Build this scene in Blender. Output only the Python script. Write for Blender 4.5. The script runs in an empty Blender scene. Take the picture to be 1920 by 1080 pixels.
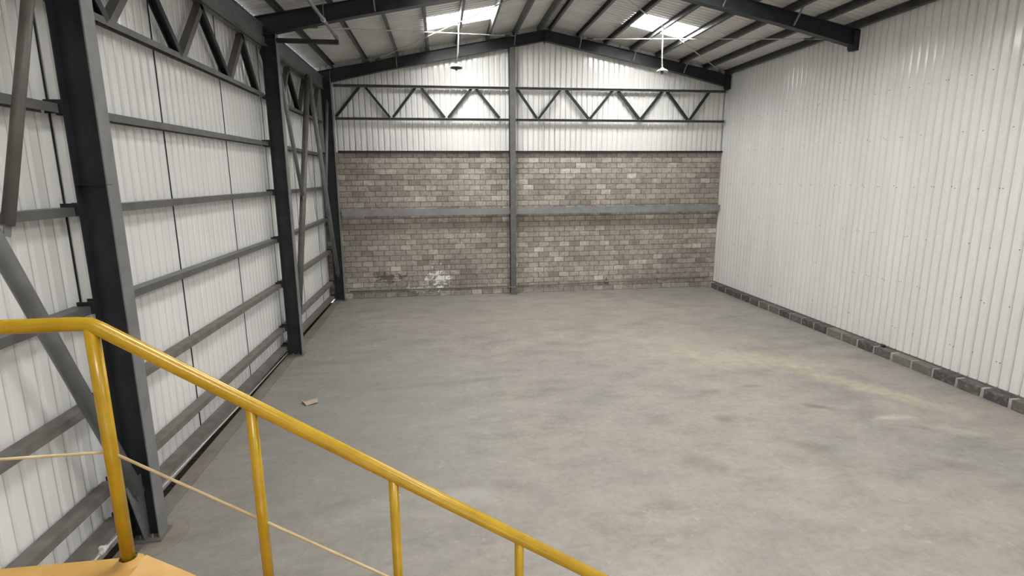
import bpy, bmesh, math, random
from mathutils import Vector, Matrix

random.seed(7)
SC = bpy.context.scene
COL = SC.collection

# ------------------------------------------------------------------ camera
FPX, CY = 981.58, 520.48
YAW, PITCH, ROLL = 0.13225, 0.18938, -0.006257
CAM = Vector((4.1524, 0.0, 4.4))
cyw, syw, cp, sp = math.cos(YAW), math.sin(YAW), math.cos(PITCH), math.sin(PITCH)
Fv = Vector((syw * cp, cyw * cp, -sp)); Rv = Vector((cyw, -syw, 0)); Uv = Rv.cross(Fv)
cr, sr = math.cos(ROLL), math.sin(ROLL)
Rr = Rv * cr + Uv * sr; Ur = -Rv * sr + Uv * cr
camd = bpy.data.cameras.new('camera'); cam = bpy.data.objects.new('camera', camd); COL.objects.link(cam)
camd.sensor_width = 36.0; camd.lens = FPX / 1920 * 36; camd.shift_y = (CY - 540) / 1920
camd.clip_start = 0.05; camd.clip_end = 200
M = Matrix.Identity(4)
for i, v in enumerate((Rr, Ur, -Fv)):
    for j in range(3): M[j][i] = v[j]
M.translation = CAM
cam.matrix_world = M
SC.camera = cam

# ------------------------------------------------------------------ world, exposure
W = bpy.data.worlds.new('sky'); SC.world = W; W.use_nodes = True
wn = W.node_tree.nodes; wl = W.node_tree.links
bg = wn['Background']; sky = wn.new('ShaderNodeTexSky'); sky.sky_type = 'HOSEK_WILKIE'
sky.sun_direction = (0.25, -0.65, 0.72); sky.turbidity = 6.0
hs = wn.new('ShaderNodeHueSaturation'); hs.inputs['Saturation'].default_value = .3
wl.new(sky.outputs[0], hs.inputs['Color']); wl.new(hs.outputs[0], bg.inputs[0]); bg.inputs[1].default_value = 3.0
sund = bpy.data.lights.new('sun', 'SUN'); sund.energy = 12.0; sund.angle = math.radians(1.5); sund.color = (1.0, .95, .87)
sun = bpy.data.objects.new('sun', sund); COL.objects.link(sun)
sun.rotation_euler = Vector((0.25, -0.65, 0.72)).to_track_quat('Z', 'Y').to_euler()
SC.view_settings.view_transform = 'Standard'; SC.view_settings.look = 'None'
SC.view_settings.gamma = 1.0; SC.view_settings.use_curve_mapping = False
SC.view_settings.exposure = 0.72
SKYLIGHT = 20.0     # daylight coming through the translucent roof sheets

# ------------------------------------------------------------------ materials
def new_mat(name):
    m = bpy.data.materials.new(name); m.use_nodes = True
    nt = m.node_tree; b = nt.nodes['Principled BSDF']
    return m, nt, b
def node(nt, t, **kw):
    n = nt.nodes.new(t)
    for k, v in kw.items(): setattr(n, k, v)
    return n
def pos(nt, scale=(1, 1, 1)):
    g = node(nt, 'ShaderNodeNewGeometry'); mp = node(nt, 'ShaderNodeMapping')
    nt.links.new(g.outputs['Position'], mp.inputs['Vector']); mp.inputs['Scale'].default_value = scale
    return mp.outputs[0]
def noise(nt, vec, scale, detail=4, rough=.55):
    n = node(nt, 'ShaderNodeTexNoise'); nt.links.new(vec, n.inputs['Vector'])
    n.inputs['Scale'].default_value = scale; n.inputs['Detail'].default_value = detail; n.inputs['Roughness'].default_value = rough
    return n.outputs['Fac']
def ramp(nt, fac, stops):
    r = node(nt, 'ShaderNodeValToRGB'); nt.links.new(fac, r.inputs[0])
    e = r.color_ramp.elements
    while len(e) < len(stops): e.new(0.5)
    for i, (p, c) in enumerate(stops):
        e[i].position = p; e[i].color = (*c, 1) if len(c) == 3 else (c[0],) * 3 + (1,)
    return r.outputs[0]
def mix(nt, a, b, fac, mode='MIX'):
    n = node(nt, 'ShaderNodeMix', data_type='RGBA', blend_type=mode)
    def put(s, v):
        if hasattr(v, 'node'): nt.links.new(v, s)
        elif isinstance(v, (int, float)): s.default_value = v
        else: s.default_value = (*v, 1)
    put(n.inputs[0], fac); put(n.inputs[6], a); put(n.inputs[7], b)
    return n.outputs[2]
def math_(nt, op, a, b=0.0, c=None):
    n = node(nt, 'ShaderNodeMath', operation=op)
    for i, v in enumerate((a, b) if c is None else (a, b, c)):
        if hasattr(v, 'node'): nt.links.new(v, n.inputs[i])
        else: n.inputs[i].default_value = v
    return n.outputs[0]
def bump(nt, b, h, strength, dist):
    n = node(nt, 'ShaderNodeBump'); nt.links.new(h, n.inputs['Height'])
    n.inputs['Strength'].default_value = strength; n.inputs['Distance'].default_value = dist
    nt.links.new(n.outputs[0], b.inputs['Normal'])

def paint(name, c1, c2, rough, scale=3.0, spec=.5, stretch=(1, 1, 1), metallic=0.0):
    m, nt, b = new_mat(name)
    f = noise(nt, pos(nt, stretch), scale)
    nt.links.new(ramp(nt, f, [(.35, c1), (.65, c2)]), b.inputs['Base Color'])
    b.inputs['Roughness'].default_value = rough; b.inputs['Specular IOR Level'].default_value = spec
    b.inputs['Metallic'].default_value = metallic
    return m

M_SHEET = paint('white_painted_sheet', (.78, .786, .772), (.85, .856, .842), .13, 1.2, .5, (1, 1, .25))
M_SHEET_OLD = paint('white_painted_sheet_left', (.79, .797, .782), (.86, .866, .852), .13, 1.2, .5, (1, 1, .25))
M_ROOF = paint('galvanised_roof_sheet', (.62, .62, .60), (.72, .72, .70), .42, 1.5, .5)
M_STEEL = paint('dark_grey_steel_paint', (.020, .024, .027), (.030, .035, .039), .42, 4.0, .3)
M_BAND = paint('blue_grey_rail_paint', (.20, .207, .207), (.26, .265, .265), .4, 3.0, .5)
M_FLANGE_LIT = paint('column_paint_lit_flange', (.17, .172, .176), (.22, .222, .226), .36, 4.0, .5)  # same column paint made lighter: light on the inner flange put into the colour
M_GIRT = paint('grey_steel_paint', (.10, .10, .10), (.14, .138, .134), .42, 4.0, .5)
M_GIRT_DUST = paint('dusty_grey_steel_paint', (.13, .122, .112), (.19, .178, .162), .55, 5.0, .4)
M_PURLIN = paint('purlin_paint', (.065, .066, .066), (.095, .095, .094), .5, 4.0, .4)
M_TUBE = paint('brace_tube_paint', (.15, .154, .16), (.195, .198, .204), .36, 4.0, .5)
M_TUBE_BROWN = paint('dusty_brace_paint', (.10, .092, .082), (.14, .13, .118), .45, 4.0, .5)
M_BLACK = paint('black_plastic', (.015, .015, .016), (.025, .025, .026), .5, 3.0)
M_YELLOW = paint('yellow_gloss_paint', (.38, .225, .008), (.46, .285, .014), .25, 9.0, .5)
M_TAN = paint('worn_yellow_plate', (.44, .255, .068), (.55, .335, .11), .42, 6.0, .4)
M_WIRE = paint('mid_rail_rod', (.45, .33, .16), (.58, .46, .28), .35, 9.0)
M_WHITE = paint('white_enamel', (.75, .74, .70), (.80, .79, .76), .35, 5.0)
M_CONDUIT = paint('grey_conduit', (.17, .17, .15), (.24, .235, .21), .4, 6.0)
M_LIGHTPIPE = paint('pale_conduit', (.5, .49, .46), (.6, .59, .56), .35, 6.0)
M_CARD = paint('cardboard', (.42, .33, .25), (.52, .43, .34), .9, 20.0, .1)
M_SOIL = paint('dirt_in_gap', (.035, .028, .022), (.07, .058, .045), .95, 12.0, .1)
M_SCREW = paint('screw_heads', (.06, .06, .055), (.12, .11, .10), .5, 9.0)
M_KERBM = paint('pale_mortar', (.36, .335, .30), (.48, .45, .41), .9, 14.0, .2)

def concrete(name, base_stops, with_stains):
    m, nt, b = new_mat(name)
    p = pos(nt)
    big = noise(nt, p, .35, 5, .6)
    col = ramp(nt, big, base_stops)
    streak = noise(nt, pos(nt, (.8, 1.5, 1)), 1.3, 9, .68)
    col = mix(nt, col, ramp(nt, streak, [(.3, (.76,)), (.5, (1.0,)), (.7, (1.15,))]), 1.0, 'MULTIPLY')
    fine = noise(nt, p, 9, 7, .75)
    col = mix(nt, col, ramp(nt, fine, [(.3, (.86,)), (.7, (1.12,))]), 1.0, 'MULTIPLY')
    if with_stains:
        sx = node(nt, 'ShaderNodeSeparateXYZ'); nt.links.new(p, sx.inputs[0])
        def blob(cx, cy, rx, ry, rot, lo, hi, nz):
            dx = math_(nt, 'SUBTRACT', sx.outputs[0], cx); dy = math_(nt, 'SUBTRACT', sx.outputs[1], cy)
            c, s = math.cos(rot), math.sin(rot)
            u = math_(nt, 'DIVIDE', math_(nt, 'ADD', math_(nt, 'MULTIPLY', dx, c), math_(nt, 'MULTIPLY', dy, s)), rx)
            v = math_(nt, 'DIVIDE', math_(nt, 'SUBTRACT', math_(nt, 'MULTIPLY', dy, c), math_(nt, 'MULTIPLY', dx, s)), ry)
            d = math_(nt, 'SQRT', math_(nt, 'ADD', math_(nt, 'MULTIPLY', u, u), math_(nt, 'MULTIPLY', v, v)))
            d = math_(nt, 'ADD', d, math_(nt, 'MULTIPLY', math_(nt, 'SUBTRACT', noise(nt, p, nz, 5, .65), .5), 1.6))
            return ramp(nt, d, [(lo, (1,)), (hi, (0,))])
        # paler sandy patches on the right half, bluish grey towards the left bays
        for (cx, cy, rx, ry, rot, c, k) in (
                (11.6, 11.2, 2.6, .9, -.35, (.47, .405, .31), .62), (13.0, 9.2, 2.1, .42, -1.0, (.50, .43, .33), .6),
                (10.4, 12.6, 2.5, 2.2, 0, (.40, .365, .295), .45), (8.6, 16.5, 5.5, 2.4, 0, (.35, .325, .27), .4)):
            f = math_(nt, 'MULTIPLY', blob(cx, cy, rx, ry, rot, .3, 1.1, 2.4), k)
            f = math_(nt, 'MULTIPLY', f, ramp(nt, noise(nt, pos(nt, (1, 1.4, 1)), 4.2, 8, .75), [(.36, (.25,)), (.6, (1.15,))]))
            col = mix(nt, col, c, f)
        for (cx, cy, rx, ry, rot, c, k) in (
                (2.6, 9.5, 3.0, 4.5, 0, (.235, .237, .228), .55), (4.4, 10.9, 2.4, .16, .12, (.17, .172, .168), .4),
                (9.2, 8.4, .30, .22, .5, (.17, .16, .14), .75), (11.3, 8.6, .45, .13, -.6, (.17, .155, .14), .75),
                (9.6, 9.6, .35, .12, 0, (.19, .175, .155), .7), (10.6, 9.75, .35, .09, 0, (.19, .175, .155), .7),
                (10.2, 7.2, .55, .20, -.4, (.19, .175, .155), .7), (11.9, 6.4, .5, .2, -.8, (.2, .185, .165), .7),
                (8.1, 7.0, .5, .3, -.9, (.2, .185, .165), .6), (12.6, 7.5, .5, .12, -.5, (.2, .185, .165), .6),
                (3.3, 14.0, .9, .35, .1, (.20, .202, .20), .6), (12.3, 8.0, .5, .16, 0, (.50, .47, .42), .6),
                (12.9, 7.4, .6, .22, -.6, (.46, .435, .39), .4), (4.35, 6.7, .7, .25, 0, (.42, .40, .37), .45)):
            f = math_(nt, 'MULTIPLY', blob(cx, cy, rx, ry, rot, .3, .95, 3.2), k)
            col = mix(nt, col, c, f)
        # mottled scuffs
        sc_ = noise(nt, pos(nt, (1, 1.3, 1)), 3.4, 6, .7)
        col = mix(nt, col, (.17, .16, .145), math_(nt, 'MULTIPLY', ramp(nt, sc_, [(.58, (0,)), (.70, (1,))]), .42))
        col = mix(nt, col, (.46, .44, .40), math_(nt, 'MULTIPLY', ramp(nt, noise(nt, p, 5.1, 5, .7), [(.60, (0,)), (.72, (1,))]), .38))
    nt.links.new(col, b.inputs['Base Color'])
    b.inputs['Roughness'].default_value = .6; b.inputs['Specular IOR Level'].default_value = .35
    nt.links.new(ramp(nt, noise(nt, p, 1.1, 4), [(.3, (.45,)), (.7, (.72,))]), b.inputs['Roughness'])
    bump(nt, b, noise(nt, p, 40, 3), .15, .004)
    return m
M_FLOOR = concrete('polished_concrete', [(.3, (.258, .242, .222)), (.55, (.292, .272, .246)), (.75, (.322, .298, .265))], True)
M_STRIP = concrete('rough_concrete', [(.3, (.20, .18, .155)), (.7, (.27, .245, .21))], False)
M_PATCH = concrete('patched_concrete', [(.3, (.25, .22, .185)), (.7, (.33, .295, .25))], False)

def block_mat():
    m, nt, b = new_mat('grey_concrete_block')
    p = pos(nt); s = node(nt, 'ShaderNodeSeparateXYZ'); nt.links.new(p, s.inputs[0])
    row = math_(nt, 'FLOOR', math_(nt, 'DIVIDE', s.outputs[2], .1966))
    off = math_(nt, 'MULTIPLY', math_(nt, 'MODULO', row, 2.0), .2)
    colm = math_(nt, 'FLOOR', math_(nt, 'DIVIDE', math_(nt, 'ADD', s.outputs[0], off), .4))
    cb = node(nt, 'ShaderNodeCombineXYZ'); nt.links.new(colm, cb.inputs[0]); nt.links.new(row, cb.inputs[1])
    wn_ = node(nt, 'ShaderNodeTexWhiteNoise', noise_dimensions='2D'); nt.links.new(cb.outputs[0], wn_.inputs['Vector'])
    col = ramp(nt, wn_.outputs['Value'], [(0, (.27, .24, .21)), (.15, (.33, .298, .264)), (.75, (.40, .363, .323)), (.95, (.46, .422, .376)), (1, (.56, .522, .47))])
    col = mix(nt, col, ramp(nt, noise(nt, p, .55, 4), [(.3, (.80,)), (.7, (1.15,))]), 1.0, 'MULTIPLY')
    col = mix(nt, col, ramp(nt, noise(nt, p, 9, 8, .8), [(.32, (.55,)), (.68, (1.38,))]), 1.0, 'MULTIPLY')
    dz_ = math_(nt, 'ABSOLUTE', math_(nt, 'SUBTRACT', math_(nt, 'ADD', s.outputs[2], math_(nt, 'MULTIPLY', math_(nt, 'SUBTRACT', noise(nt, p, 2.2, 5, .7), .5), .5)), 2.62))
    col = mix(nt, col, (.20, .172, .142), math_(nt, 'MULTIPLY', ramp(nt, dz_, [(.12, (1,)), (.24, (0,))]), .5))   # browner band on the courses below the middle rail
    col = mix(nt, col, (.24, .205, .175), math_(nt, 'MULTIPLY', ramp(nt, noise(nt, pos(nt, (1, 1, 2.2)), 1.4, 7, .75), [(.56, (0,)), (.66, (1,))]), .5))
    # flaking whitewash low down on the left, with scraped dark courses beside it
    def ell(cx, cz, rx, rz, nz, k):
        dx = math_(nt, 'DIVIDE', math_(nt, 'SUBTRACT', s.outputs[0], cx), rx); dz = math_(nt, 'DIVIDE', math_(nt, 'SUBTRACT', s.outputs[2], cz), rz)
        d = math_(nt, 'SQRT', math_(nt, 'ADD', math_(nt, 'MULTIPLY', dx, dx), math_(nt, 'MULTIPLY', dz, dz)))
        return math_(nt, 'ADD', d, math_(nt, 'MULTIPLY', math_(nt, 'SUBTRACT', noise(nt, p, nz, 3, .7), .5), k))
    col = mix(nt, col, (.86, .84, .80), ramp(nt, ell(3.98, .62, .60, .46, 5.2, 5.2), [(.45, (1,)), (.55, (0,))]))
    col = mix(nt, col, (.66, .63, .58), math_(nt, 'MULTIPLY', ramp(nt, ell(3.3, .28, .8, .2, 6.0, 4.0), [(.3, (1,)), (.5, (0,))]), .8))
    col = mix(nt, col, (.10, .088, .080), math_(nt, 'MULTIPLY', ramp(nt, ell(2.05, .72, .8, .3, 6.5, 3.4), [(.4, (1,)), (.6, (0,))]), .85))
    nt.links.new(col, b.inputs['Base Color']); b.inputs['Roughness'].default_value = .92
    b.inputs['Specular IOR Level'].default_value = .2
    bump(nt, b, noise(nt, p, 18, 6, .7), .7, .012)
    return m
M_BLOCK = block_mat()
M_MORTAR = paint('grey_mortar', (.17, .152, .13), (.22, .198, .17), .95, 9.0, .15)
def kerb_mat():
    m, nt, b = new_mat('dark_kerb_block')
    oi = node(nt, 'ShaderNodeObjectInfo'); p = pos(nt)
    col = ramp(nt, oi.outputs['Random'], [(0, (.060, .062, .064)), (.6, (.11, .105, .10)), (1, (.19, .175, .155))])
    col = mix(nt, col, (.30, .28, .25), ramp(nt, noise(nt, p, 9, 5, .7), [(.5, (0,)), (.75, (.75,))]))
    nt.links.new(col, b.inputs['Base Color']); b.inputs['Roughness'].default_value = .9
    bump(nt, b, noise(nt, p, 35, 3), .4, .006)
    return m
M_KERB = kerb_mat()
def skylight_mat():
    m, nt, b = new_mat('translucent_skylight')
    b.inputs['Base Color'].default_value = (.85, .86, .85, 1); b.inputs['Roughness'].default_value = .4
    b.inputs['Emission Color'].default_value = (1.0, .985, .95, 1); b.inputs['Emission Strength'].default_value = SKYLIGHT
    return m
M_SKY = skylight_mat()

# ------------------------------------------------------------------ geometry helpers
def link(name, bm, mat, parent=None, smooth=False):
    """One mesh object; vertices are given in world space and stored relative to the parent's place."""
    me = bpy.data.meshes.new(name)
    if parent is not None:
        bmesh.ops.translate(bm, verts=bm.verts, vec=-parent_loc(parent))
    bmesh.ops.recalc_face_normals(bm, faces=bm.faces)
    bm.to_mesh(me); bm.free()
    if smooth:
        for f in me.polygons: f.use_smooth = True
    me.materials.append(mat)
    o = bpy.data.objects.new(name, me); COL.objects.link(o)
    if parent is not None: o.parent = parent
    return o
def parent_loc(p):
    v = p.location.copy()
    while p.parent is not None:
        p = p.parent; v += p.location
    return v
def thing(name, label, cat, loc, group=None):
    o = bpy.data.objects.new(name, None); COL.objects.link(o); o.location = loc
    o.empty_display_size = .2; o['label'] = label; o['category'] = cat
    if group: o['group'] = group
    return o
def tag(o, label, cat, group=None):
    o['label'] = label; o['category'] = cat
    if group: o['group'] = group
    return o
def structure(o, label=None):
    o['kind'] = 'structure'
    if label: o['label'] = label
    return o
def BM(): return bmesh.new()
def box(bm, x0, x1, y0, y1, z0, z1):
    v = [bm.verts.new((x, y, z)) for x in (x0, x1) for y in (y0, y1) for z in (z0, z1)]
    for q in ((0, 1, 3, 2), (4, 6, 7, 5), (0, 4, 5, 1), (2, 3, 7, 6), (0, 2, 6, 4), (1, 5, 7, 3)):
        bm.faces.new([v[i] for i in q])
    return bm
def frame(p0, p1, up):
    d = (p1 - p0).normalized(); s = d.cross(up)
    if s.length < 1e-4: s = d.cross(Vector((1, 0, 0)))
    s.normalize(); u = s.cross(d).normalized()
    return d, s, u
def sweep(bm, prof, p0, p1, up=(0, 0, 1), closed=True):
    """Extrude a closed profile [(side, up)] from p0 to p1."""
    p0, p1 = Vector(p0), Vector(p1); d, s, u = frame(p0, p1, Vector(up))
    a = [bm.verts.new(p0 + s * x + u * y) for x, y in prof]
    b = [bm.verts.new(p1 + s * x + u * y) for x, y in prof]
    n = len(prof)
    for i in range(n): bm.faces.new((a[i], a[(i + 1) % n], b[(i + 1) % n], b[i]))
    bm.faces.new(a[::-1]); bm.faces.new(b)
    return bm
def circ(r, n=14): return [(r * math.cos(2 * math.pi * i / n), r * math.sin(2 * math.pi * i / n)) for i in range(n)]
def rect(w, h): return [(-w / 2, -h / 2), (w / 2, -h / 2), (w / 2, h / 2), (-w / 2, h / 2)]
def chan(w, h, t, flip=1):
    """C section: web on one side, flanges towards +side (flip) ."""
    f = flip
    return [(0, -h / 2), (f * w, -h / 2), (f * w, -h / 2 + t * 3), (f * (w - t), -h / 2 + t * 3), (f * (w - t), -h / 2 + t), (f * t, -h / 2 + t),
            (f * t, h / 2 - t), (f * (w - t), h / 2 - t), (f * (w - t), h / 2 - t * 3), (f * w, h / 2 - t * 3), (f * w, h / 2), (0, h / 2)]
def usec(w, h, t):
    return [(0, h / 2), (w, h / 2), (w, -h / 2), (w - .006, -h / 2), (w - .006, h / 2 - t), (.006, h / 2 - t), (.006, -h / 2), (0, -h / 2)]
def isec(w, h, t=.012, tw=.008):
    a, b, c = w / 2, h / 2, tw / 2
    return [(-a, -b), (a, -b), (a, -b + t), (c, -b + t), (c, b - t), (a, b - t), (a, b), (-a, b), (-a, b - t), (-c, b - t), (-c, -b + t), (-a, -b + t)]
def angle(w, t): return [(0, 0), (w, 0), (w, t), (t, t), (t, w), (0, w)]
def poly(bm, pts, thick):
    """Thin plate: planar polygon pushed by the vector thick."""
    a = [bm.verts.new(Vector(p)) for p in pts]; b = [bm.verts.new(Vector(p) + Vector(thick)) for p in pts]
    n = len(pts)
    for i in range(n): bm.faces.new((a[i], a[(i + 1) % n], b[(i + 1) % n], b[i]))
    bm.faces.new(a[::-1]); bm.faces.new(b)
    return bm
def tube_path(bm, pts, r, n=12):
    pts = [Vector(p) for p in pts]; rings = []
    for i, p in enumerate(pts):
        d = (pts[min(i + 1, len(pts) - 1)] - pts[max(i - 1, 0)]).normalized()
        s = d.cross(Vector((0, 0, 1)))
        if s.length < 1e-3: s = Vector((1, 0, 0))
        s.normalize(); u = s.cross(d)
        rings.append([bm.verts.new(p + s * (r * math.cos(2 * math.pi * k / n)) + u * (r * math.sin(2 * math.pi * k / n))) for k in range(n)])
    for a, b in zip(rings, rings[1:]):
        for k in range(n): bm.faces.new((a[k], a[(k + 1) % n], b[(k + 1) % n], b[k]))
    bm.faces.new(rings[0][::-1]); bm.faces.new(rings[-1])
    return bm
def lathe(bm, cx, cy, prof, n=24):
    rings = [[bm.verts.new((cx + r * math.cos(2 * math.pi * k / n), cy + r * math.sin(2 * math.pi * k / n), z)) for k in range(n)] for r, z in prof]
    for a, b in zip(rings, rings[1:]):
        for k in range(n): bm.faces.new((a[k], a[(k + 1) % n], b[(k + 1) % n], b[k]))
    return bm
def ribs(t0, t1, pitch, depth, phase=0.0, flat=.150, slope=.007):
    """Points (t, d) of a ribbed sheet: wide flats at d=0, narrow grooves pushed back to d=depth."""
    pts = []; k = math.floor((t0 - phase) / pitch) - 1
    while phase + k * pitch < t1 + pitch:
        a = phase + k * pitch; g = pitch - flat - 2 * slope
        e = .020
        pts += [(a, 0), (a + e, 0), (a + flat - e, 0), (a + flat, 0), (a + flat + slope, depth), (a + flat + slope + g, depth)]
        k += 1
    out = []
    for (ta, da), (tb, db) in zip(pts, pts[1:]):
        if tb <= t0 or ta >= t1: continue
        f = lambda t: da + (db - da) * (t - ta) / (tb - ta)
        lo, hi = max(ta, t0), min(tb, t1)
        if not out: out.append((lo, f(lo)))
        out.append((hi, f(hi)))
    return out
def sheet(bm, prof, place, z0f, z1f, lip):
    """Ribbed sheet: place(t, d, z) -> point, edges folded back by lip to close the seam."""
    t0, d0 = prof[0]; t1, d1 = prof[-1]
    prof = [(t0, d0 + lip)] + prof + [(t1, d1 + lip)]
    a = [bm.verts.new(place(t, d, z0f(t))) for t, d in prof]; b = [bm.verts.new(place(t, d, z1f(t))) for t, d in prof]
    for i in range(len(prof) - 1): bm.faces.new((a[i], a[i + 1], b[i + 1], b[i]))
    return bm

# ------------------------------------------------------------------ main dimensions
XR, YB, YF = 15.0, 19.62, -7.4            # right wall, back wall, front wall
RIDGE = 7.94
def zraf(x): return 7.905 + .196 * x if x < RIDGE else 9.461 - .196 * (x - RIDGE)     # top of the rafters
PUR = .20                                                                                # purlin depth
def zroof(x): return zraf(x) + PUR + .005
Y0, Y1, Y2, Y3 = -.57, 6.41, 13.31, 19.34     # frames
XI, XO = .565, .235                            # inner and outer face of the left columns
SKYB = (16.2, 17.5); RW = 1.3                  # roof sheet strips

# ------------------------------------------------------------------ floor
fl = structure(link('floor', box(BM(), .41, XR + .3, YF, YB + .3, -.2, 0), M_FLOOR))
link('edge_strip', box(BM(), .16, .402, YF, YB, -.2, -.002), M_STRIP, fl)
link('gap_bed', box(BM(), -.12, .16, YF, YB, -.3, -.13), M_SOIL, fl)
for (cx, cy, r, a0, a1) in ((.42, Y1 - .04, .41, -75, 70), (.44, Y2 - .12, .43, -75, 70)):
    bm = BM(); pts = [(cx, cy, 0.0)] + [(cx + r * math.cos(math.radians(a0 + (a1 - a0) * i / 24)) , cy + r * math.sin(math.radians(a0 + (a1 - a0) * i / 24)), 0.0) for i in range(25)]
    poly(bm, pts, (0, 0, .008)); o = link('concrete_patch', bm, M_PATCH, fl)
    link('patch_joint', tube_path(BM(), [Vector(q) + Vector((0, 0, .002)) for q in pts[1:]], .007, 6), M_STRIP, fl)

# ------------------------------------------------------------------ left wall
wall_left = structure(link('wall_left', box(BM(), -.10, -.06, YF, YB + .1, -.25, 7.96), M_SHEET_OLD))
SEAM = [6.49 + 2.39 * k for k in range(-6, 7)]
edges = [YF] + [y for y in SEAM if YF + .3 < y < YB - .2] + [YB + .05]
for a, b in zip(edges, edges[1:]):
    pr = ribs(a + .006, b - .006, 2.39 / 12, -.05, 6.49 + .02)
    link('wall_panel', sheet(BM(), pr, lambda t, d, z: (d, t, z), lambda t: .12, lambda t: 7.96, -.03), M_SHEET_OLD, wall_left, True)

for y in SEAM:
    if YF + .3 < y < YB - .2: link('seam_joint', box(BM(), -.03, .002, y - .007, y + .007, .12, 7.95), M_STEEL, wall_left)

# ------------------------------------------------------------------ right wall
wall_right = structure(link('wall_right', box(BM(), XR + .06, XR + .10, YF, YB + .1, -.2, 8.3), M_SHEET))
edges = [YF] + [11.27 + 1.0 * k for k in range(-18, 9) if YF + .3 < 11.27 + k < YB - .3] + [YB + .05]
for i, (a, b) in enumerate(zip(edges, edges[1:])):
    pr = ribs(a + .003, b - .003, .2, .048, 11.27 + .015)
    link('wall_panel', sheet(BM(), pr, lambda t, d, z: (XR + d, t, z), lambda t: .23, lambda t: 8.22, .03), M_SHEET, wall_right, True)
bm = BM()
for z in (.75, 1.86, 2.97, 4.12, 5.27, 6.4):
    y = YF + .2
    while y < YB - .3:
        for dy in (0, .07):
            if random.random() < .62:
                lathe_c = (y + dy + random.uniform(-.01, .01), z + random.uniform(-.025, .025))
                sweep(bm, circ(.011, 6), (XR - .004, *lathe_c), (XR + .004, *lathe_c))
        y += .49
f = link('fasteners', bm, M_SCREW, wall_right); f['kind'] = 'stuff'
link('base_channel', box(BM(), XR - .012, XR + .06, YF, YB, .19, .232), M_GIRT_DUST, wall_right)

# ------------------------------------------------------------------ back wall: ribbed sheet above, blockwork below
wall_back = structure(link('wall_back', box(BM(), -.1, XR + .1, YB + .10, YB + .14, 0, 8.0), M_SHEET))
edges = [0.0, 1.2, 3.6, 6.0, 8.4, 10.8, 13.2, XR]
for a, b in zip(edges, edges[1:]):
    cuts = [a] + ([RIDGE] if a < RIDGE < b else []) + [b]
    bm = BM()
    for p_, q_ in zip(cuts, cuts[1:]):
        pr = ribs(p_ + (.003 if p_ == a else 0), q_ - (.003 if q_ == b else 0), .2, .045, .02)
        sheet(bm, pr, lambda t, d, z: (t, YB + .03 + d, z), lambda t: 5.25, lambda t: zroof(t) + .01, .03)
    link('wall_panel', bm, M_SHEET, wall_back, True)
# gable infill behind the sheets
poly(bm := BM(), [(-.1, YB + .10, 7.9), (XR + .1, YB + .10, 7.9), (XR + .1, YB + .10, zroof(XR)), (RIDGE, YB + .10, zroof(RIDGE)), (-.1, YB + .10, zroof(0) - .02)], (0, .04, 0))
link('gable_lining', bm, M_SHEET, wall_back)
link('mortar_bed', box(BM(), 0.0, XR, YB + .012, YB + .09, 0, 5.3), M_MORTAR, wall_back)
CH, BL = .1966, .4
unit = bpy.data.meshes.new('brick'); ub = BM(); box(ub, -.192, .192, -.03, .03, -.0915, .0915)
bmesh.ops.bevel(ub, geom=[e for e in ub.edges if all(v.co.y < 0 for v in e.verts)], offset=.007, segments=1, affect='EDGES', profile=.5)
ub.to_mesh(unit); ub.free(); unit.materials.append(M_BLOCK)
cells = []
for r in range(27):
    off = .2 * (r % 2)
    k = 0
    x = -off
    while x < XR - .05:
        x0, x1 = max(x, .02), min(x + BL, XR - .01)
        if x1 - x0 > .1: cells.append(((x0 + x1) / 2, CH * (r + .5), (x1 - x0) / BL))
        x += BL
cells = [(cx, cz, s, YB + .03 - .012 + random.uniform(-.009, .008)) for cx, cz, s in cells]
cells.sort(key=lambda c: (Vector((c[0], c[3], c[1])) - CAM).length + (0 if c[2] > .9 and c[0] > .8 else 50))
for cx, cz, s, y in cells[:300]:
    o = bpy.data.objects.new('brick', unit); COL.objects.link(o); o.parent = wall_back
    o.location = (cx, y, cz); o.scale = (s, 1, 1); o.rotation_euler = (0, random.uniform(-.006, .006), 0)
bm = BM()
for cx, cz, s, y in cells[300:]:
    me = unit; base = len(bm.verts)
    tmp = BM(); tmp.from_mesh(unit)
    bmesh.ops.transform(tmp, verts=tmp.verts, matrix=Matrix.Translation((cx, y, cz)) @ Matrix.Diagonal((s, 1, 1, 1)))
    vm = {v: bm.verts.new(v.co) for v in tmp.verts}
    for f_ in tmp.faces: bm.faces.new([vm[v] for v in f_.verts])
    tmp.free()
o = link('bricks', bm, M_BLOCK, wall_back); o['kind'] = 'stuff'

# front wall behind the camera
bm = BM()      # with an unseen door opening added to let fill daylight in
DX0, DX1, DZ = 3.2, 11.8, 5.0
box(bm, -.1, DX0, YF - .15, YF, 0, 9.4); box(bm, DX1, XR + .1, YF - .15, YF, 0, 9.4); box(bm, DX0, DX1, YF - .15, YF, DZ, 9.4)
structure(link('wall_front', bm, M_SHEET))
structure(link('ground', box(BM(), -12, 27, -32, YF, -.2, -.01), M_STRIP))  # unseen yard, added to bounce sunlight in through the opening

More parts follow.
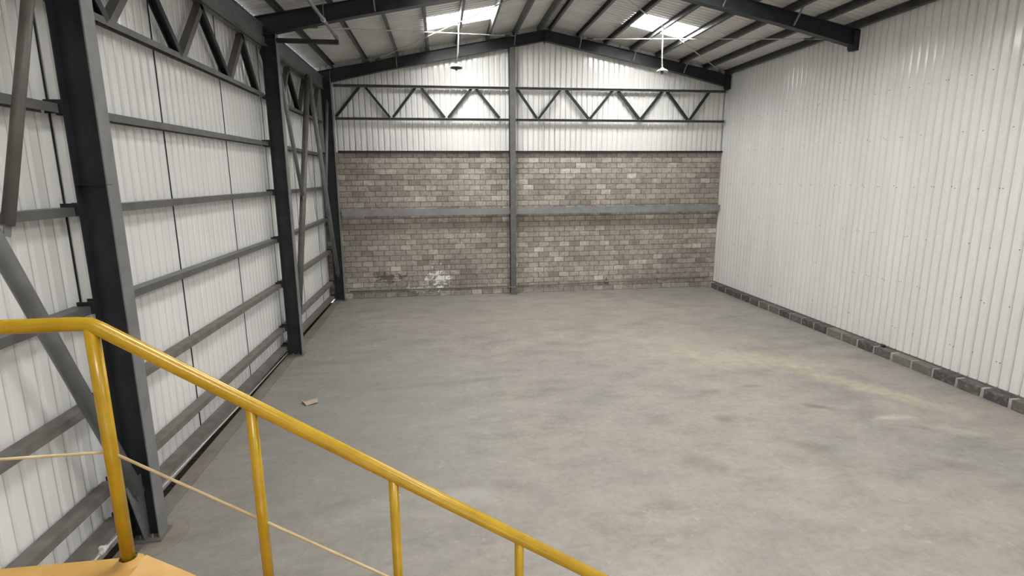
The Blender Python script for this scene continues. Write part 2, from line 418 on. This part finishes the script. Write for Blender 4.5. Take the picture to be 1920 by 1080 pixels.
# ------------------------------------------------------------------ roof
ceiling = structure(link('ceiling', poly(BM(), [(RIDGE - .25, YF, zroof(RIDGE - .25) + .05), (RIDGE, YF, zroof(RIDGE) + .06), (RIDGE + .25, YF, zroof(RIDGE + .25) + .05)], (0, YB + .2 - YF, 0)), M_ROOF))
def roof_piece(name, ya, yb, xa, xb, mat, parent, dz=0.0):
    ph = 16.2
    pr = ribs(ya - .01, yb + .01, RW / 7, .03, ph, flat=.10, slope=.02)
    bm = BM()
    a = [bm.verts.new((xa, t, zroof(xa) + d + dz)) for t, d in pr]; b = [bm.verts.new((xb, t, zroof(xb) + d + dz)) for t, d in pr]
    for i in range(len(pr) - 1): bm.faces.new((a[i], a[i + 1], b[i + 1], b[i]))
    return link(name, bm, mat, parent)
strips = []
y = 16.2
while y > YF: y -= RW
k = 0
skyspans = {'l': (3.84, 5.88), 'r': (10.19, 12.15)}
sky_rows = (16.2, 9.7, 3.2, -3.3)
skylights = []
while y < YB + .15:
    ya, yb = max(y, YF), min(y + RW, YB + .2)
    is_sky = any(abs(y - s) < .02 for s in sky_rows)
    for side in 'lr':
        xa, xb = (-.03, RIDGE) if side == 'l' else (RIDGE, XR + .12)
        if is_sky:
            s0, s1 = skyspans[side]
            roof_piece('roof_sheet', ya, yb, xa, s0, M_ROOF, ceiling, .003 * (k % 2))
            roof_piece('roof_sheet', ya, yb, s1, xb, M_ROOF, ceiling, .003 * (k % 2))
            skylights.append((side, y, roof_piece('skylight', ya, yb, s0, s1, M_SKY, None, .003 * (k % 2))))
        else:
            roof_piece('roof_sheet', ya, yb, xa, xb, M_ROOF, ceiling, .003 * (k % 2))
    y += RW; k += 1
for side, y, o in skylights:
    nm = 'left' if side == 'l' else 'right'
    where = {16.2: 'between the two visible rafters', 9.7: 'over the bay before the middle rafter', 3.2: 'over the yellow stair', -3.3: 'above the front bay behind the camera'}[round(y, 1)]
    tag(o, f'bright translucent skylight sheet in the {nm} roof slope {where}', 'skylight', 'translucent skylight sheets')

# purlins: C sections running the length of the hall
ORD = ['lowest', 'second', 'third', 'fourth', 'fifth', 'sixth', 'seventh', 'topmost']
PX = {'l': [.63, 1.74, 2.78, 3.82, 4.84, 5.88, 6.84, 7.72], 'r': [14.93, 14.04, 13.11, 12.15, 11.17, 10.19, 9.17, 8.16]}
for side in 'lr':
    for i, x in enumerate(PX[side]):
        z = zraf(x) + PUR / 2
        bm = BM(); sl = .196 if side == 'l' else -.196
        d = Vector((1, 0, sl)).normalized(); up = Vector((-d.z, 0, d.x))
        sweep(bm, chan(.075, PUR, .006, 1 if side == 'l' else -1), (x, YF + .02, z), (x, YB + .08, z), up)
        o = link('purlin', bm, M_PURLIN)
        extra = {('l', 0): ' just above the eave beam', ('r', 0): ' against the top of the white wall', ('l', 7): ' beside the ridge', ('r', 7): ' beside the ridge'}.get((side, i), '')
        nm = 'left' if side == 'l' else 'right'
        tag(o, f'dark roof purlin, {ORD[i]} up the {nm} slope{extra}', 'purlin', 'roof purlins')

# rafters
def rafter(y, label):
    t = thing('rafter', label, 'rafter', (RIDGE, y, zraf(RIDGE)), 'portal frame rafters')
    for side, xa in (('l', .10), ('r', XR - .02)):
        sgn = 1 if side == 'l' else -1
        x1 = RIDGE
        def band(z0f, z1f, w, nm):
            bm = BM(); vs = []
            xs = [xa, xa + sgn * 2.2, x1 - sgn * .012]
            for x in xs:
                vs.append([bm.verts.new((x, y - w / 2, z0f(x))), bm.verts.new((x, y + w / 2, z0f(x))), bm.verts.new((x, y + w / 2, z1f(x))), bm.verts.new((x, y - w / 2, z1f(x)))])
            for a, b in zip(vs, vs[1:]):
                for k_ in range(4): bm.faces.new((a[k_], a[(k_ + 1) % 4], b[(k_ + 1) % 4], b[k_]))
            bm.faces.new(vs[0][::-1]); bm.faces.new(vs[-1])
            link(nm, bm, M_STEEL, t)
        dep = lambda x: .36 + .06 * max(0, 1 - abs(x - xa) / 2.2)
        band(lambda x: zraf(x) - .014, lambda x: zraf(x), .2, 'top_flange')
        band(lambda x: zraf(x) - dep(x), lambda x: zraf(x) - dep(x) + .014, .2, 'bottom_flange')
        band(lambda x: zraf(x) - dep(x) + .014, lambda x: zraf(x) - .014, .01, 'web')
    z = zraf(RIDGE)
    for dx in (-.014, .002): link('splice_plate', box(BM(), RIDGE + dx, RIDGE + dx + .012, y - .1, y + .1, z - .42, z - .002), M_STEEL, t)
    link('end_plate', box(BM(), XR - .17, XR - .15, y - .11, y + .11, zraf(XR) - .46, zraf(XR) - .02), M_STEEL, t)
    link('end_stub', box(BM(), XR - .15, XR - .005, y - .10, y + .10, zraf(XR) - .50, zraf(XR) - .015), M_STEEL, t)
    for x in (PX['l'][6], PX['l'][4], PX['r'][6], PX['r'][4], PX['l'][2], PX['r'][2]):
        bm = sweep(BM(), angle(.035, .004), (x, y - .42, zraf(x) + .03), (x, y - .09, zraf(x) - .33)); link('fly_brace', bm, M_TUBE, t)
    return t
rafter(Y3 + .02, 'dark steel rafter pair against the white back gable')
rafter(Y2 - .1, 'dark steel rafter pair crossing the hall at the middle left column')
rafter(Y1 - .1, 'dark steel rafter pair over the near left column')
rafter(Y0 - .1, 'dark steel rafter pair above the stair landing')

# ------------------------------------------------------------------ left columns
def column(y, label, w=.2, ztop=None):
    t = thing('steel_column', label, 'column', (.4, y, 0), 'left wall columns')
    ztop = ztop or zraf(.4)
    link('inner_flange', box(BM(), XI - .014, XI, y - w / 2, y + w / 2, .03, ztop - .02), M_FLANGE_LIT, t)
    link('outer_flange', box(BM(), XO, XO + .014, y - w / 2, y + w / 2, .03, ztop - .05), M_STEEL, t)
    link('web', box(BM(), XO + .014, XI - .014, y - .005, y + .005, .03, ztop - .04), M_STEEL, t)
    link('base_plate', box(BM(), XO - .06, XI + .03, y - w / 2 - .05, y + w / 2 + .05, .0, .03), M_GIRT_DUST, t)
    link('cap_plate', box(BM(), XO + .016, XI - .016, y - w / 2 + .01, y - .006, ztop - .44, ztop - .425), M_STEEL, t)
    for (bx, by) in ((.33, -.08), (.47, -.08), (.33, .08), (.47, .08)):
        link('anchor_bolt', sweep(BM(), circ(.016, 6), (bx, y + by, .03), (bx, y + by, .075)), M_GIRT_DUST, t)
    return t
column(Y0, 'grey steel I column beside the landing, behind the camera')
c1 = column(Y1, 'nearest tall dark grey steel I column on the left wall')
link('splice_seam', box(BM(), XO + .016, XI + .0015, Y1 - .101, Y1 - .006, 4.345, 4.351), M_BLACK, c1)
poly(bm := BM(), [(.394, 6.08, .86), (.394, 6.40, .86), (.394, 6.40, .035), (.394, 6.29, .035)], (.012, 0, 0)); link('gusset_plate', bm, M_TUBE, c1)
column(Y2, 'middle grey steel I column on the left wall')
column(Y3, 'grey steel I column in the far left corner by the block wall')

# centre post of the back wall
t = thing('gable_post', 'slim grey steel post standing up the middle of the back wall', 'column', (6.785, YB - .17, 0))
zt = zraf(6.785) - .36
link('front_flange', box(BM(), 6.68, 6.89, YB - .31, YB - .298, .02, zt), M_GIRT, t)
link('rear_flange', box(BM(), 6.68, 6.89, YB - .03, YB - .018, .02, zt), M_STEEL, t)
link('web', box(BM(), 6.78, 6.79, YB - .298, YB - .03, .02, zt), M_STEEL, t)
link('base_plate', box(BM(), 6.64, 6.93, YB - .34, YB - .015, 0, .02), M_GIRT_DUST, t)

# ------------------------------------------------------------------ girts on the left wall
LEV = [('lowest', (.37, .33, .22, .16)), ('second lowest', (.86, .81, .71, .70)), ('third', (1.90, 1.88, 1.82, 1.83)),
       ('fourth', (2.96, 2.96, 2.93, 2.98)), ('fifth', (4.06, 4.06, 4.06, 4.07)), ('sixth and highest', (5.13, 5.14, 5.20, 5.18))]
BAYS = [(Y0 + .11, Y1 - .11, 'left of the nearest column'), (Y1 + .11, Y2 - .11, 'between the nearest and middle columns'), (Y2 + .11, Y3 - .11, 'between the middle and far columns')]
for nm, zs in LEV:
    for bi, (ya, yb, where) in enumerate(BAYS):
        za, zb = zs[bi], zs[bi + 1]
        t = thing('wall_girt', f'grey left wall girt, {nm} up, {where}', 'girt', (.2, ya, za), 'left wall girts')
        link('channel', sweep(BM(), usec(.17, .095, .006), (.205, yb, zb), (.205, ya, za)), M_GIRT_DUST if nm[0] in 'lst' and 'highest' not in nm else M_GIRT, t)
        for ye, zz, s in ((ya, za, -1), (yb, zb, 1)):
            link('cleat', box(BM(), .06, XO + .01, ye + s * .02 - .006, ye + s * .02 + .006, zz - .05, zz + .09), M_STEEL, t)

# lattice girders of the left wall
def lattice(ya, yb, nodes, label, zl=6.28, zu=7.40):
    t = thing('lattice_girder', label, 'girder', (.15, ya, zl), 'left wall lattice girders')
    link('bottom_chord', sweep(BM(), usec(.12, .085, .006), (.215, yb, zl), (.21, ya, zl)), M_GIRT, t)
    link('top_chord', sweep(BM(), chan(.10, .11, .006, 1), (.21, yb, zu), (.21, ya, zu)), M_GIRT, t)
    for (y0, s0), (y1, s1) in zip(nodes, nodes[1:]):
        z0, z1 = (zu - .05 if s0 else zl + .05), (zu - .05 if s1 else zl + .05)
        link('diagonal', sweep(BM(), chan(.10, .125, .006, 1), (.15, y0, z0), (.15, y1, z1), (1, 0, 0)), M_STEEL if s0 else M_TUBE_BROWN, t)
lattice(Y1 + .11, Y2 - .11, [(6.56, 1), (7.47, 0), (8.40, 1), (9.34, 0), (10.25, 1), (11.27, 0), (12.15, 1), (12.90, 0)], 'dark steel lattice girder high on the left wall between nearest and middle columns')
lattice(Y2 + .11, Y3 - .11, [(13.62, 1), (14.62, 0), (15.5, 1), (16.45, 0), (17.3, 1), (18.2, 0), (19.0, 1)], 'dark steel lattice girder high on the left wall between middle and far columns')
lattice(Y0 + .11, Y1 - .11, [(6.15, 1), (5.3, 0), (4.4, 1), (3.5, 0), (2.6, 1), (1.7, 0), (.8, 1), (-.1, 0)], 'dark steel lattice girder high on the left wall left of the nearest column')
for ya, yb, where in BAYS:
    t = thing('eave_beam', f'dark steel eave beam under the roof edge {where}', 'beam', (.32, ya, 7.56), 'left eave beams')
    link('web', box(BM(), .296, .304, ya - .09, yb + .09, 7.374, 7.746), M_TUBE, t)
    for z in (7.36, 7.746): link('flange', box(BM(), .24, .36, ya - .09, yb + .09, z, z + .014), M_TUBE, t)

# brace tubes
def tube(p0, p1, r, mat, label, plate=None):
    t = thing('brace_tube', label, 'brace', p0, 'left wall brace tubes')
    link('tube', sweep(BM(), circ(r, 18), p0, p1), mat, t, True)
    p0, p1 = Vector(p0), Vector(p1); d = (p1 - p0).normalized()
    for p, s in ((p0, -1), (p1, 1)):
        link('end_tab', sweep(BM(), rect(.012, r * 1.5), p - d * s * .12, p + d * s * .10, (0, d.z, -d.y)), M_TUBE, t)
    return t
tube((.42, 3.50, 7.30), (.42, 6.262, .70), .074, M_TUBE, 'thick grey brace tube running down to the foot of the nearest column')
tube((.44, 5.06, 4.02), (.40, 6.20, 7.15), .05, M_TUBE_BROWN, 'brownish brace tube rising behind the handrail to the nearest column top')
tube((.40, 16.75, 7.35), (.40, 13.55, .45), .080, M_TUBE_BROWN, 'long brace tube from mid girder down to the middle column foot')
tube((.44, 13.62, 7.2), (.44, 14.95, 3.95), .050, M_TUBE, 'short brace tube from the middle column top to the long brace')
tube((.40, 16.88, 7.35), (.40, 19.15, 1.0), .070, M_TUBE, 'long brace tube from mid girder down to the far corner column')
tube((.44, 18.02, 4.1), (.44, 19.1, 6.9), .045, M_TUBE, 'short brace tube between the far column top and its long brace')

# ------------------------------------------------------------------ steelwork on the back wall
YG = YB - .06
for z0, nm in ((5.315, 'at the top of the blockwork'), (3.17, 'across the middle of the blockwork')):
    for xa, xb, sd in ((.62, 6.68, 'left'), (6.89, XR - .02, 'right')):
        h = .07 if z0 > 5 else .23
        t = thing('back_girt', f'grey horizontal steel rail {nm}, {sd} of the centre post', 'girt', (xa, YG, z0), 'back wall rails')
        yo = .06 if h < .2 else .15
        link('channel', sweep(BM(), chan(.115 if h < .2 else .06, h, .006, -1), (xa, YG - yo, z0), (xb, YG - yo, z0)), M_BAND if h > .2 else M_STEEL, t)
        if h > .2:
            for x in (xa + .03, xb - .05): link('bracket', box(BM(), x - .03, x + .03, YG - yo + .05, YB + .02, z0 - .06, z0 + .06), M_GIRT, t)
def back_lattice(xa, xb, nodes, sd):
    t = thing('lattice_girder', f'dark steel lattice girder across the back wall, {sd} of the centre post', 'girder', (xa, YG, 6.42), 'back wall lattice girders')
    zl, zu = 6.43, 7.52
    link('bottom_chord', sweep(BM(), chan(.11, .085, .006, 1), (xa, YG - .05, zl), (xb, YG - .05, zl)), M_GIRT, t)
    link('top_chord', sweep(BM(), chan(.11, .085, .006, 1), (xa, YG - .05, zu), (xb, YG - .05, zu)), M_GIRT, t)
    for x0, z0, x1, z1 in nodes:
        link('diagonal', sweep(BM(), chan(.08, .10, .005, -1), (x0, YG - .03, z0), (x1, YG - .03, z1), (0, -1, 0)), M_STEEL, t)
U, L = 7.47, 6.475
back_lattice(.60, 6.68, [(.66, L, 1.50, U), (1.64, U, 2.42, L), (2.60, L, 3.40, U), (3.55, U, 4.34, L), (4.52, L, 5.36, U), (5.47, U, 6.30, L)], 'left')
back_lattice(6.89, XR - .04, [(6.95, U, 7.67, L), (7.80, L, 8.58, U), (8.74, U, 9.61, L), (9.72, L, 10.55, U), (10.70, U, 11.56, L), (11.67, L, 12.47, U), (12.60, U, 13.46, L), (13.61, L, 14.32, U)], 'right')

# conduit along the foot of the back wall
t = thing('wall_pipe', 'thin grey pipe along the foot of the back block wall', 'pipe', (.7, YB - .05, .28))
tube_path(BM_ := BM(), [(.70, YB - .06, .28), (6.6, YB - .06, .285), (6.73, YB - .35, .287), (6.83, YB - .35, .287), (6.96, YB - .06, .29), (10.5, YB - .06, .34), (14.75, YB - .06, .40)], .024, 8); link('pipe', BM_, M_CONDUIT, t, True)
link('valve', sweep(BM(), circ(.05, 10), (10.42, YB - .07, .345), (10.56, YB - .07, .345)), M_GIRT_DUST, t)
link('valve_handle', sweep(BM(), rect(.03, .03), (10.49, YB - .07, .37), (10.49, YB - .10, .52)), M_GIRT_DUST, t)
for x in (2.2, 4.4, 8.6, 12.6): link('pipe_clip', box(BM(), x - .02, x + .02, YB - .09, YB + .005, .25 + .01 * x, .285 + .01 * x), M_GIRT, t)

# pale conduit along the foot of the left wall
t = thing('conduit', 'thin pale conduit clipped under the lowest girt of the left wall', 'pipe', (.25, 1.0, .25))
tube_path(BM_ := BM(), [(.235, 1.0, .30), (.235, 5.0, .285), (.235, 7.3, .245), (.235, 10.0, .17), (.235, 13.1, .125)], .013, 8); link('pipe', BM_, M_LIGHTPIPE, t, True)
link('coupling', sweep(BM(), circ(.026, 10), (.235, 5.74, .275), (.235, 5.88, .273)), M_LIGHTPIPE, t)
link('clamp', box(BM(), .20, .26, 5.79, 5.83, .26, .33), M_WHITE, t)

# ------------------------------------------------------------------ block kerb along the right wall
kerb = structure(link('baseboard_right', box(BM(), 14.80, XR + .05, YF, YB, 0, .185), M_KERBM))
kb = BM(); box(kb, -.115, .115, -.238, .238, -.1, .1)
bmesh.ops.bevel(kb, geom=list(kb.edges), offset=.012, segments=1, affect='EDGES')
kme = bpy.data.meshes.new('block'); kb.to_mesh(kme); kb.free(); kme.materials.append(M_KERB)
y = 8.28 - .54 * 28
while y < YB - .2:
    if y > YF + .3:
        o = bpy.data.objects.new('block', kme); COL.objects.link(o); o.parent = kerb
        o.location = (14.89 + random.uniform(-.008, .008), y + random.uniform(-.012, .012), .098 + random.uniform(-.006, .006))
        o.rotation_euler = (0, random.uniform(-.02, .02), random.uniform(-.015, .015)); o.scale = (1, random.uniform(.97, 1.03), 1)
    y += .54
def lump(bm, c, r, seed):
    rnd = random.Random(seed); bmesh.ops.create_icosphere(bm, subdivisions=2, radius=r, matrix=Matrix.Translation(c))
    for v in bm.verts:
        k_ = .75 + .5 * rnd.random(); p_ = v.co - Vector(c); v.co = Vector(c) + Vector((p_.x * k_, p_.y * k_ * 1.2, p_.z * k_ * .75))
    return bm
tag(link('mortar_lump', lump(BM(), (14.93, 11.12, .232), .05, 3), M_BLACK), 'small dark lump lying on the block kerb under the right wall', 'lump')

# cardboard scrap
bm = BM(); pts = [(1.30, 10.30, .004), (1.40, 10.11, .004), (1.60, 10.19, .03), (1.53, 10.41, .02)]
poly(bm, pts, (0, 0, .006)); t = tag(link('cardboard_scrap', bm, M_CARD), 'small tan cardboard scrap lying on the concrete floor near the middle column', 'scrap')
poly(bm := BM(), [(1.30, 10.30, .006), (1.40, 10.11, .006), (1.375, 10.10, .05), (1.27, 10.29, .05)], (.004, .002, .002)); link('bent_flap', bm, M_WHITE, t)

# ------------------------------------------------------------------ pendant lamps
def lamp(x, y, z, ztop, bend, label, mat, stem_mat):
    t = thing('pendant_lamp', label, 'lamp', (x, y, z), 'pendant lamps')
    link('stem', tube_path(BM(), [(x - bend, y, ztop), (x - bend, y, (z + ztop) / 2 + .2), (x - bend * .7, y, z + .42), (x, y, z + .10)], .02, 10), stem_mat, t, True)
    link('lamp_shade', lathe(BM(), x, y, [(.025, z + .11), (.05, z + .10), (.06, z + .07), (.12, z + .055), (.17, z + .02), (.185, z - .01), (.18, z - .012), (.16, z + .015), (.05, z + .05), (.01, z + .055)]), mat, t, True)
    link('bulb', lathe(BM(), x, y, [(.02, z + .05), (.035, z + .02), (.05, z - .03), (.035, z - .07), (.004, z - .085)], 14), M_GIRT, t, True)
    link('ceiling_clip', box(BM(), x - bend - .03, x - bend + .03, y - .03, y + .03, ztop - .04, ztop + .02), mat, t)
lamp(11.12, 16.5, 7.62, zraf(11.17) + .02, .03, 'white pendant lamp hanging under the right skylight', M_WHITE, M_WHITE)
lamp(4.72, 16.5, 7.60, zraf(4.84) + .02, -.09, 'pendant lamp on a bent stem hanging under the left skylight', M_GIRT, M_LIGHTPIPE)

# roof bracing rods
def rod(x0, y0, x1, y1, label):
    pts = []
    for i in range(9):
        x = x0 + (x1 - x0) * i / 8; y_ = y0 + (y1 - y0) * i / 8; pts.append((x, y_, zraf(x) - .035))
    t = thing('bracing_rod', label, 'rod', pts[0], 'roof bracing rods')
    link('rod', tube_path(BM(), pts, .016, 8), M_LIGHTPIPE, t, True)
    for p, q in ((pts[0], pts[1]), (pts[-1], pts[-2])):
        d = (Vector(q) - Vector(p)).normalized(); link('turnbuckle', sweep(BM(), circ(.03, 8), Vector(p) + d * .3, Vector(p) + d * .55), M_GIRT, t)
rod(9.17, 19.25, 14.8, 14.1, 'thin bracing rod under the right skylight running away from the camera to the ridge side')
rod(8.25, 14.0, 14.7, 19.25, 'thin bracing rod crossing under the right slope down to the back right corner')
rod(6.9, 19.25, .8, 14.2, 'thin bracing rod under the left skylight running from the centre post to the left eave')
rod(1.9, 19.25, 7.7, 13.5, 'thin bracing rod under the left slope rising from the far left to the ridge')

# pipe bracket by the middle column
t = thing('roof_pipe', 'dark pipe under the left roof with an arm to the middle column', 'pipe', (1.9, 13.1, 7.55))
link('arm', sweep(BM(), rect(.09, .09), (.56, Y2 - .04, 7.48), (1.94, Y2 - .1, 7.46)), M_BLACK, t)
link('pipe', sweep(BM(), circ(.035, 10), (1.88, 5.0, 7.58), (1.90, Y2 - .1, 7.56)), M_TUBE, t, True)
link('elbow', tube_path(BM(), [(1.90, Y2 - .3, 7.56), (1.90, Y2 - .12, 7.555), (1.90, Y2 - .06, 7.50)], .045, 10), M_TUBE, t, True)
for y in (8.5, 10.3, 11.8): link('pipe_clamp', sweep(BM(), circ(.05, 10), (1.89, y, 7.57), (1.89, y + .06, 7.57)), M_LIGHTPIPE, t)
for y in (7.5, 11.9): link('hanger', sweep(BM(), circ(.008, 6), (1.89, y, 7.6), (1.89, y, zraf(1.89) + .02)), M_TUBE, t)

# ------------------------------------------------------------------ yellow stair
YL = 1.95; SL = -.662; XC = 2.914; ZL = 2.957
st = thing('stair', 'tan steel stair landing and flight descending right from the bottom left corner', 'stair', (XC, YL, ZL))
link('landing_plate', box(BM(), .60, XC + .06, -1.3, YL + .03, ZL - .012, ZL), M_TAN, st)
link('walkway_plate', box(BM(), XC + .06, 6.2, -1.3, .80, ZL - .012, ZL), M_TAN, st)
for y in (YL - .01, -1.28): link('edge_channel', sweep(BM(), chan(.07, .16, .008, 1), (.6, y, ZL - .092), (XC + .05, y, ZL - .092)), M_YELLOW, st)
link('edge_channel', sweep(BM(), chan(.07, .16, .008, 1), (6.19, -1.28, ZL - .092), (6.19, .8, ZL - .092)), M_YELLOW, st)
x_end = XC + .06 + (ZL - .05) / -SL
for y in (YL, .95):
    bm = BM(); poly(bm, [(XC + .06, y - .02, ZL), (x_end, y - .02, ZL - .05 - (ZL - .05) + .05), (x_end, y - .02, 0), (x_end - .28, y - .02, 0), (XC + .06, y - .02, ZL - .26)], (0, .045, 0)); link('stringer', bm, M_TAN, st)
link('nosing_plate', poly(BM(), [(XC + .055, .96, ZL - .001), (XC + .055, YL + .028, ZL - .001), (XC + .36, YL + .028, ZL - .001 + SL * .305), (XC + .36, .96, ZL - .001 + SL * .305)], (0, 0, .006)), M_TAN, st)
n = 16
for i in range(1, n):
    z = ZL - ZL * i / n; x = XC + .06 + (ZL - z) / -SL
    link('tread', box(BM(), x - .26, x + .01, .98, YL - .025, z - .045, z - .04 + .012), M_TAN, st)
for x, y in ((.75, 1.8), (.75, -1.1), (2.8, -1.1), (6.0, -1.1), (2.8, .9)):
    link('support_post', box(BM(), x - .05, x + .05, y - .05, y + .05, 0, ZL - .015), M_YELLOW, st)

t = thing('handrail', 'yellow pipe handrail along the landing and down the stair', 'handrail', (XC, YL, ZL))
ZR = 3.906
zr = lambda x: ZR + SL * (x - XC)
r = .0255
tube_path(bm := BM(), [(.60, YL, ZR), (2.70, YL, ZR), (XC - .035, YL, ZR), (XC + .005, YL, ZR - .003), (XC + .04, YL, zr(XC + .035)), (4.0, YL, zr(4.0)), (7.0, YL, zr(7.0))], r, 16)
link('top_rail', bm, M_YELLOW, t, True)
link('rail_end', sweep(BM(), circ(r, 14), (7.0, YL, zr(7.0)), (7.0, YL, .06)), M_YELLOW, t, True)
for k in range(-5, 8):
    x = XC + (.507 if k > 0 else .46 * 1.1) * k
    zt, zb = (zr(x), ZL + SL * (x - XC - .06)) if k > 0 else (ZR, ZL)
    if k == 0: x = XC + .008
    if k < 0 and k % 2 == 0: continue
    if k < 0: x = XC + .52 * k
    if x < .6: continue
    link('post', sweep(BM(), circ(.0235 if k <= 0 else .0195, 16), (x, YL, zb), (x, YL, zt)), M_YELLOW, t, True)
link('weld_collar', lathe(BM(), XC + .008, YL, [(.030, ZL + .022), (.036, ZL + .008), (.05, ZL + .0005)], 16), M_TAN, t, True)
zm = 3.418
tube_path(bm := BM(), [(.60, YL, zm), (XC, YL, zm)], .0055, 8); link('mid_rod', bm, M_WIRE, t, True)
tube_path(bm := BM(), [(XC + .01, YL, zm - .003), (6.9, YL, zm + SL * (6.9 - XC))], .0055, 8); link('mid_rod', bm, M_WIRE, t, True)
